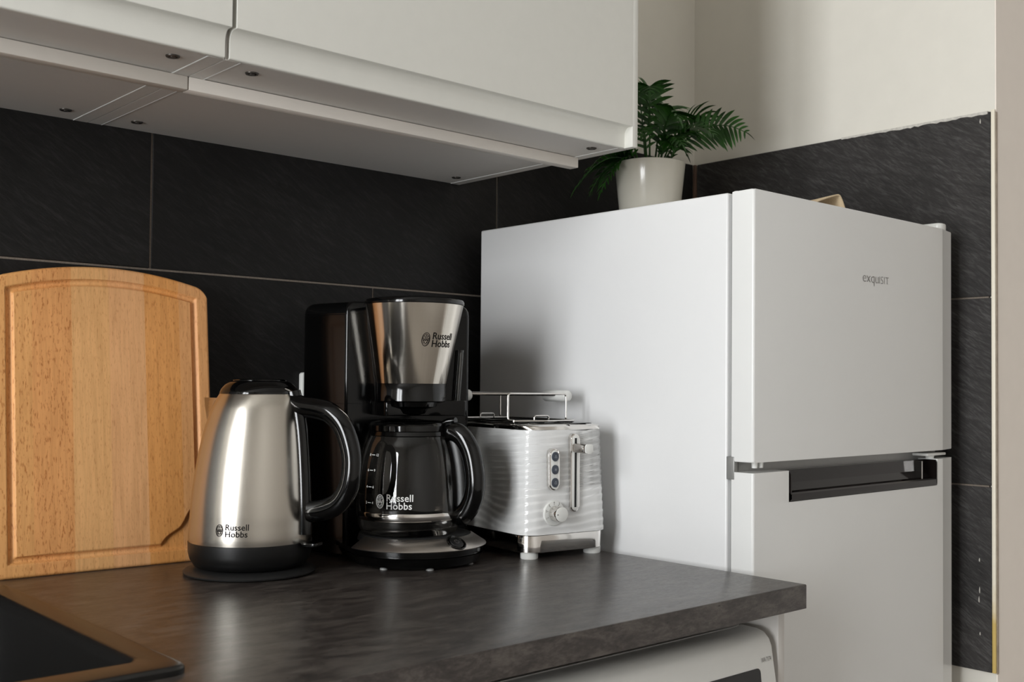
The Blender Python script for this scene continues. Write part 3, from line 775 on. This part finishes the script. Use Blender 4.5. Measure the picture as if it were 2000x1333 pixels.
# base
def dshape(r, xb, yb, n=40):
    pts = [(r*math.cos(t), r*math.sin(t)) for t in [R(-168+156*i/n) for i in range(n+1)]]
    return pts+[(xb, yb), (-xb, yb)]
rg = []
for z, k, xb in ((.0022, .0800, .076), (.0040, .0835, .080), (.0135, .0875, .084), (.0150, .0885, .085), (.0157, .0870, .084), (.0170, .0870, .084), (.0178, .0905, .087), (.0225, .0910, .088), (.0240, .0910, .088)):
    rg.append([(x, y, z) for x, y in dshape(k, xb, .060)])
v, f = loft(rg, True, True, True)
link('base', pyd('base', v, f), 'black_gloss', cm, smooth=True, auto=35)
v, f = loft([[(x, y, z) for x, y in [(r*math.cos(t), r*math.sin(t)) for t in [R(-168+156*i/60) for i in range(61)]]] for r, z in ((.0918, .0236), (.0922, .0246), (.0917, .0254), (.0735, .0372), (.0725, .0372), (.0720, .036))], False)
sp_ = link('base_plate', pyd('base_plate', v, f), 'steel_plate', cm, smooth=True, auto=35)
lathe('hot_plate', [(.0735, .030), (.0715, .0372), (.0660, .0378), (.0640, .0372), (.0001, .0372)], 'black_matte', cm, seg=64)
ba = R(-71); bs = Vector((math.cos(ba), math.sin(ba), 0)); sl = Vector((.0118*math.cos(ba), .0118*math.sin(ba), .0182)).normalized()
btn = empty('power_button', tuple(bs*.0815+Vector((0, 0, .0322)))); btn.parent = cm
btn.rotation_euler = Vector((0, 0, 1)).rotation_difference(sl).to_euler()
lathe('button_ring', [(.0128, -.001), (.0131, .0010), (.0120, .0016), (.0092, .0008)], 'black_gloss', btn, seg=32)
lathe('button_face', [(.0093, .0006), (.0086, .0014), (.0001, .0018)], 'black_satin', btn, seg=32)
ic = join2d(line2d([(.0030*math.cos(R(120+300*i/16)), .0030*math.sin(R(120+300*i/16))) for i in range(17)], .0006), line2d([(0, .0010), (0, .0040)], .0006))
wrap('power_mark', ic, lambda x, y: (x, y, .0021), 'ink_grey', btn)
for a_ in (-140, -95, -40):
    lathe('foot', [(.0001, 0), (.0050, 0), (.0050, .0012), (.0040, .0030), (.0001, .0030)], 'gasket', cm, seg=16, loc=(.074*math.cos(R(a_)), .074*math.sin(R(a_)), 0))
for xx in (-.085, .085):
    lathe('foot', [(.0001, 0), (.0070, 0), (.0070, .0045), (.0001, .0045)], 'black_matte', cm, seg=16, loc=(xx, .098, 0))

# carafe: stands on the hot plate, can be lifted out
ca = empty('glass_carafe', (AX-.0056, AY+.0050, CT+.0380), rz=R(-62)); tag(ca, 'empty glass coffee jug with a black handle standing on the coffee maker', 'carafe')
gl = [(.0560, 0), (.0605, .0015), (.0640, .0080), (.0660, .0170), (.0676, .0280), (.0680, .0400), (.0676, .0560), (.0664, .0720), (.0642, .0890), (.0612, .1040), (.0575, .1165), (.0530, .1270), (.0500, .1345)]
gd_ = densify(gl, 5)
gr = lambda z: interp([(b, a) for a, b in gd_], z)
lathe('glass', [(.0001, .0020), (.050, .0010)]+gd_, 'glass', ca, seg=80)
lathe('steel_band', [(gr(.0190)+.0004, .0190), (gr(.0195)+.0009, .0196), (gr(.0285)+.0009, .0287), (gr(.0294)+.0004, .0294)], 'chrome', ca, seg=80)
cl = lathe('lid', [(.0515, .1290), (.0530, .1305), (.0530, .1370), (.0500, .1405), (.0400, .1425), (.034, .1400), (.018, .1400), (.015, .1425), (.0001, .1425)], 'black_gloss', ca, seg=64)
tube('thumb_tab', [(.0440, 0, .1380), (.0540, 0, .1430), (.0640, 0, .1440)], [.0070, .0085, .0060], 'black_gloss', cl, seg=14, rad2=.0040)
lathe('neck_band', [(gr(.1240)+.0006, .1240), (gr(.1245)+.0014, .1248), (gr(.1290)+.0014, .1295), (gr(.1300)+.0004, .1302)], 'black_gloss', ca, seg=64)
ho = [(.050, 0, .1280), (.062, 0, .1295), (.075, 0, .1215), (.0862, 0, .1010), (.0915, 0, .0710), (.0895, 0, .0500), (.0825, 0, .0330), (.0725, 0, .0240), (.0660, 0, .0260)]
hc = catmull(ho, 6); hn = len(hc)
hnd = tube('handle', hc, .0130, 'black_gloss', ca, seg=20, rad2=[.0088+.0034*math.sin(math.pi*i/(hn-1)) for i in range(hn)], up=(0, 1, 0))
hi = [(gr(z)+.0030, 0, z) for z in (.0170, .03, .05, .07, .09, .11, .1250)]
tube('handle_strap', catmull(hi, 5), .0095, 'black_satin', hnd, seg=14, rad2=.0042, up=(0, 1, 0))
def on_carafe(a0, zb_):
    def fn(s, t):
        z = zb_+t; r = gr(z)+.0003; a = a0+s/r
        return (r*math.cos(a), r*math.sin(a), z)
    return fn
wrap('lettering', logo2d(.0086), on_carafe(R(-81), .0355), 'ink_white', ca)
mk = []
for k, (z, a, b) in enumerate(((.0420, '2', '4'), (.0615, '4', '6'), (.0820, '6', '9'), (.1010, '8', '12'))):
    mk.append(line2d([(-.003, z), (.003, z)], .0006))
    for s, tx, al in ((-.0045, a, 'RIGHT'), (.0045, b, 'LEFT')):
        t_ = text2d(tx, .0045, align=al); mk.append(([(p[0]+s, p[1]+z-.0015) for p in t_[0]], t_[1]))
wrap('scale_marks', join2d(*mk), on_carafe(R(-111), 0.0), 'ink_white', ca)

# ------------------------------------------------------------------ toaster
to = empty('toaster', (-.7695, -.3410, CT), rz=R(-7.5)); tag(to, 'white ribbed two-slice toaster with a wire warming rack beside the fridge', 'toaster')
TWD, TLN = .1410, .2500            # local x 0..TWD across the end, y 0..TLN along the side
Z0, Z1 = .0325, .1690
CRN = .024
def trr(ins, z, n=10, ripple=0.0, zz=0):
    pts = rrect(ins, TWD-ins, ins, TLN-ins, CRN, n); out = []
    cxm, cym = TWD/2, TLN/2
    return [(x, y, z) for x, y in pts]
def side_pts(ins):
    base = rrect(ins, TWD-ins, ins, TLN-ins, CRN, 10); out = []
    m = len(base)
    for i in range(m):
        a = Vector(base[i]); b = Vector(base[(i+1) % m]); L = (b-a).length; k = max(1, int(L/.006))
        for j in range(k): out.append(a+(b-a)*j/k)
    return out
def ribbed(z, t):
    ins = .0045*t
    P = side_pts(ins); m = len(P); out = []
    s = 0.0
    for i in range(m):
        d = (P[(i+1) % m]-P[i-1]).normalized(); nrm = Vector((d.y, -d.x))
        s += (P[i]-P[i-1]).length if i else 0
        ph = z/.0090+.55*math.sin(s/.043+z*9)+.30*math.sin(s/.019+z*23+1.3)+.35*math.sin(z*55)
        fr_ = ph-math.floor(ph)
        prof_ = (fr_/.8 if fr_ < .8 else (1-fr_)/.2)
        amp = .0010*min(1, (z-Z0)/.006, (Z1-z)/.006)
        q = P[i]+nrm*amp*(prof_-.5)
        out.append((q.x, q.y, z))
    return out
NR = 100
rings = [ribbed(Z0+(Z1-Z0)*i/NR, i/NR) for i in range(NR+1)]
v, f = loft(rings, True, True, True)
link('body', pyd('body', v, f), 'toaster', to, smooth=True, auto=75)
def lay(ins, z): return [(p.x, p.y, z) for p in side_pts(ins)]
v, f = loft([lay(.0040, .0088), lay(.0028, .0098), lay(.0022, .0310), lay(.0030, .0326)], True, True, True)
link('plinth', pyd('plinth', v, f), 'chrome', to, smooth=True, auto=50)
v, f = loft([lay(.0052, .1685), lay(.0044, .1692), lay(.0046, .1735), lay(.0068, .1755), lay(.0120, .1762)], True, True, True)
tt = link('top_bezel', pyd('top_bezel', v, f), 'chrome', to, smooth=True, auto=40)
prism('top_plate', rrect(.014, TWD-.014, .016, TLN-.016, .016, 6), .1758, .1772, 'black_gloss', to, bev=.0005)
for xx in (.034, .082):
    prism('bread_slot', rrect(xx, xx+.022, .035, TLN-.035, .005, 4), .1770, .1784, 'black_matte', to, bev=.0003)
for xx, yy in ((.016, .012), (TWD-.020, .012), (.016, TLN-.016), (TWD-.020, TLN-.016)):
    lathe('foot', [(.0001, 0), (.0112, 0), (.0118, .0012), (.0118, .0108), (.0001, .0108)], 'white_plastic', to, seg=24, loc=(xx+.004, yy+.009, 0))
# end face: local x across, y = slight batter
def ey(z): return .0045*(z-Z0)/(Z1-Z0)
def pill(cx, z0, z1, w, n=10):
    r = w/2; out = []
    for i in range(n+1): t = R(180*i/n); out.append((cx+r*math.cos(t), z1-r+r*math.sin(t)))
    for i in range(n+1): t = R(180+180*i/n); out.append((cx+r*math.cos(t), z0+r+r*math.sin(t)))
    return out
def endpiece(name, poly, y0, y1, mat, par, bev=.0006):
    return prism(name, poly, y0, y1, mat, par, axis='y', bev=bev)
bp = endpiece('button_panel', pill(.0420, .0900, .1450, .0160), -.0042, .0060, 'chrome', to, .0015)
endpiece('panel_inlay', pill(.0420, .0920, .1430, .0120), -.0047, .0, 'white_plastic', bp, .0003)
for k, z in enumerate((.1345, .1175, .1005)):
    bb = endpiece('button', [(.0420+.0056*math.cos(t*math.pi/12), z+.0062*math.sin(t*math.pi/12)) for t in range(24)], -.0064, -.004, 'button', to, .0008)
    if k == 0: s_ = line2d([(-.0018, -.0014), (0, .0020), (.0018, -.0014), (-.0018, -.0014)], .0005)
    elif k == 1: s_ = join2d(*[line2d([(math.cos(a)*.0022, math.sin(a)*.0022), (-math.cos(a)*.0022, -math.sin(a)*.0022)], .0005) for a in (0.5, 1.57, 2.6)])
    else: s_ = join2d(line2d([(-.0016, -.0016), (.0016, -.0016), (.0012, .0010), (-.0012, .0010), (-.0016, -.0016)], .0005), line2d([(0, .001), (.0004, .0024)], .0005))
    wrap('button_symbol', s_, lambda x, y, z=z: (.0420+x, -.00655, z+y), 'button_mark', bb)
lv = endpiece('lever_slot', pill(.0770, .0600, .1640, .0145), -.0030, .0060, 'chrome', to, .0015)
endpiece('slot_inlay', pill(.0770, .0620, .1620, .0108), -.0034, .0, 'white_plastic', lv, .0003)
endpiece('slit', [(.0754, .0665), (.0786, .0665), (.0786, .1580), (.0754, .1580)], -.0037, 0, 'black_matte', lv, .0)
prism('lever', rrect(.0715, .0830, .1390, .1510, .0025, 4), -.0300, -.0030, 'chrome_dark', to, axis='y', bev=.0010)
prism('lever_cap', rrect(.0712, .0833, .1388, .1512, .0028, 5), -.0325, -.0300, 'white_plastic', to, axis='y', bev=.0010)
ring = lambda r, n=32: [(.0440+r*math.cos(2*math.pi*t/n), .0600+r*math.sin(2*math.pi*t/n)) for t in range(n)]
dl = endpiece('dial_plate', ring(.0165), -.0022, .0060, 'white_plastic', to, .0012)
kn = endpiece('dial_knob', ring(.0100), -.0170, -.002, 'chrome', to, .0008)
endpiece('knob_cap', ring(.0098), -.0185, -.0165, 'white_plastic', kn, .0010)
wrap('knob_mark', line2d([(.0440-.0060, .0600), (.0440-.0082, .0600)], .0010), lambda x, z: (x, -.0187, z), 'ink', kn)
mk = []
for k, a in enumerate((205, 165, 130, 95, 60, 25)):
    mk.append(line2d([(.0440+.0115*math.cos(R(a)), .0600+.0115*math.sin(R(a))), (.0440+.0125*math.cos(R(a)), .0600+.0125*math.sin(R(a)))], .0008))
    t_ = text2d(str(k+1), .0040, align='CENTER'); mk.append(([(p[0]+.0440+.0143*math.cos(R(a)), p[1]+.0600+.0143*math.sin(R(a))-.0014) for p in t_[0]], t_[1]))
wrap('dial_marks', join2d(*mk), lambda x, z: (x, -.0024, z), 'ink_grey', dl)

# warming rack: lifts off the toaster
ra = empty('warming_rack', (-.7695, -.3410, CT+.1775), rz=R(-7.5)); tag(ra, 'chrome wire warming rack with white grips on top of the toaster', 'rack')
RZ = .0385
def bent(pts, r, n=4):
    out = [Vector(pts[0])]
    for i in range(1, len(pts)-1):
        p = Vector(pts[i]); a = (Vector(pts[i-1])-p).normalized(); b = (Vector(pts[i+1])-p).normalized()
        for k in range(n+1):
            t = k/n; q = (p+a*r)*(1-t)**2+p*2*t*(1-t)+(p+b*r)*t**2; out.append(q)
    out.append(Vector(pts[-1])); return out
WR = .0016
for yy in (.062, .226):
    tube('wire_hoop', bent([(.016, yy-.010, .002), (.012, yy, .003), (.012, yy, RZ), (.110, yy, RZ), (.110, yy, .003), (.106, yy-.010, .002)], .004), WR, 'chrome', ra, seg=8, up=(0.1, 1, 0.2))
tube('base_wire', bent([(.014, .05, .0018), (.014, .215, .0018), (.116, .215, .0018), (.116, .05, .0018), (.06, .036, .0018), (.014, .05, .0018)], .004), WR, 'chrome', ra, seg=8)
for xx, ya, yb in ((.008, .154, .205), (.124, .074, .130)):
    tube('grip', [(xx, ya, RZ-.003), (xx, ya+.003, RZ-.003), (xx, yb-.003, RZ-.003), (xx, yb, RZ-.003)], [.0055, .0082, .0082, .0055], 'white_plastic', ra, seg=16)
for ya, yb in ((.164, .092), (.194, .118)):
    tube('cross_bar', [(.003, ya, RZ-.001), (.124, yb, RZ-.001)], .0024, 'chrome_dark', ra, seg=10)
for yy in (.060, .195):
    tube('finger_loop', bent([(.050, yy-.006, .002), (.050, yy-.006, .0085), (.074, yy-.006, .0085), (.074, yy-.006, .002)], .003), .0013, 'chrome', ra, seg=8, up=(0.1, 1, 0.2))

# ------------------------------------------------------------------ fern on the fridge
pf = empty('potted_fern', (-.3138, -.1528, FTOP+.0004)); tag(pf, 'green fern in a white pot on top of the fridge', 'plant')
ph = .1300
lathe('pot', [(.0001, 0), (.0440, 0), (.0470, .003), (.0598, ph-.002), (.0602, ph), (.0590, ph+.0008), (.0575, ph-.0008), (.0560, ph-.02), (.0001, ph-.02)], 'ceramic', pf, seg=72)
lathe('soil', [(.0562, ph-.018), (.040, ph-.012), (.0001, ph-.010)], 'soil', pf, seg=32)
def frond(az, reach, height, droop, npair, lsize, twist=0.0, base=(0, 0), tip=1.0):
    """arching midrib with paired narrow leaflets"""
    pts = []
    n = 26
    d = Vector((math.cos(az), math.sin(az), 0))
    for i in range(n+1):
        t = i/n
        r = reach*(t**1.15); z = height*math.sin(min(1.0, t*1.0)*math.pi*.5*(1+droop*.55))/max(.2, math.sin(math.pi*.5*(1+droop*.55)) if droop < .6 else 1.0)
        if droop >= .6: z = height*math.sin(t*math.pi*(.5+.28*droop))
        z = z*.86-(.062*t*t if droop >= .95 else 0)
        pts.append(Vector((base[0], base[1], ph-.014))+d*r+Vector((0, 0, z)))
    v = []; f = []
    tv, tf = tube_data(pts, [.0015*(1-.75*i/n)+.0003 for i in range(n+1)], 5)
    v += [tuple(p) for p in tv]; f += tf
    def leaflet(o, dirv, nrm, L, wd):
        k = len(v); S = 6; side = dirv.cross(nrm).normalized()
        for j in range(S+1):
            t = j/S; w = wd*math.sin(math.pi*min(1, .16+t*.84))**.75*(1 if t < 1 else 0)
            c = o+dirv*L*t-Vector((0, 0, 1))*L*.26*t*t+nrm*L*.05*math.sin(t*3)
            v.append(tuple(c+side*w)); v.append(tuple(c+nrm*w*.22)); v.append(tuple(c-side*w))
        for j in range(S):
            a = k+3*j; f.append((a, a+1, a+4, a+3)); f.append((a+1, a+2, a+5, a+4))
    for q in range(npair):
        t = .26+.72*q/(npair-1); i = min(n-1, int(t*n)); p = pts[i]+(pts[i+1]-pts[i])*(t*n-i)
        tan = (pts[i+1]-pts[i]).normalized(); side = tan.cross(Vector((0, 0, 1)))
        side = side.normalized() if side.length > 1e-3 else Vector((1, 0, 0))
        side = (Matrix.Rotation(twist, 3, tan) @ side)
        up = side.cross(tan).normalized()
        L = lsize*(math.sin(math.pi*(.20+.74*(t-.26)/.72))**.8)*random.uniform(.88, 1.1)
        for s in (-1, 1):
            dv_ = (side*s*.86+tan*.62+up*.10+Vector((random.uniform(-.08, .08),)*3)).normalized()
            leaflet(p, dv_, up, L, L*.056+.0011)
    leaflet(pts[-1]-(pts[-1]-pts[-2])*.5, (pts[-1]-pts[-2]).normalized(), Vector((0, 0, 1)), lsize*.45, .0022)
    o = link('frond', pyd('frond', v, f, recalc=False), 'leaf', pf, smooth=True, auto=60)
    return o
cyaw = math.atan2(cr.y, cr.x)       # image-right direction on the floor plan
FR = [(2, .148, .098, .62, 14, .046, -1.15), (20, .105, .125, .62, 11, .050, -.5), (-18, .090, .085, .7, 10, .046, .5), (60, .080, .150, .62, 11, .052, .3),
      (105, .060, .160, .5, 11, .052, .0), (150, .080, .150, .6, 11, .050, .4), (178, .110, .110, .7, 11, .050, .5), (200, .120, .045, .95, 11, .046, .3),
      (205, .078, .040, 1.0, 11, .040, .0), (182, .085, .045, .98, 11, .040, .3), (262, .055, .140, .5, 11, .052, .1), (300, .060, .105, .6, 10, .048, -.3), (85, .040, .175, .75, 11, .048, .9),
      (30, .050, .110, .6, 10, .046, 1.0), (-55, .060, .060, .9, 9, .042, .2)]
for k, (a, rc, hg, dr, npr, ls, tws) in enumerate(FR):
    b_ = (.018*math.cos(R(a)+cyaw), .018*math.sin(R(a)+cyaw))
    frond(R(a)+cyaw, rc, hg, dr, npr+1, ls, tws, b_)
for k in range(9):
    a = R(40*k+12); frond(a, random.uniform(.035, .060), random.uniform(.035, .075), .8, 9, .034, random.uniform(-.6, .6), (.030*math.cos(a), .030*math.sin(a)))

# ------------------------------------------------------------------ folded cloth on the fridge
fc = empty('folded_cloth', (-.2720, -.4400, FTOP)); tag(fc, 'folded piece of beige cloth lying on top of the fridge', 'cloth')
fc.rotation_euler = (0, 0, R(-6))
pr_ = [(-.11, .0015), (-.08, .010), (-.05, .0235), (-.020, .0340), (-.004, .0385), (.003, .0390), (.008, .035), (.014, .025), (.020, .012), (.025, .003), (.040, .0015)]
cp = [(p.x, p.z) for p in catmull([(a, 0, b) for a, b in pr_], 5)]
v = []; f = []
NY = 10
for j in range(NY+1):
    y = -.055+.11*j/NY
    for a, b in cp: v.append((a+.004*math.sin(y*30), y, b*(1-.06*math.cos(y*25))+.0012))
n = len(cp)
for j in range(NY):
    for i in range(n-1): f.append((j*n+i, j*n+i+1, (j+1)*n+i+1, (j+1)*n+i))
cl_ = link('cloth_fold', pyd('cloth_fold', v, f, recalc=False), 'cloth', fc, smooth=True)
sm = cl_.modifiers.new('thick', 'SOLIDIFY'); sm.thickness = .0022; sm.offset = 0
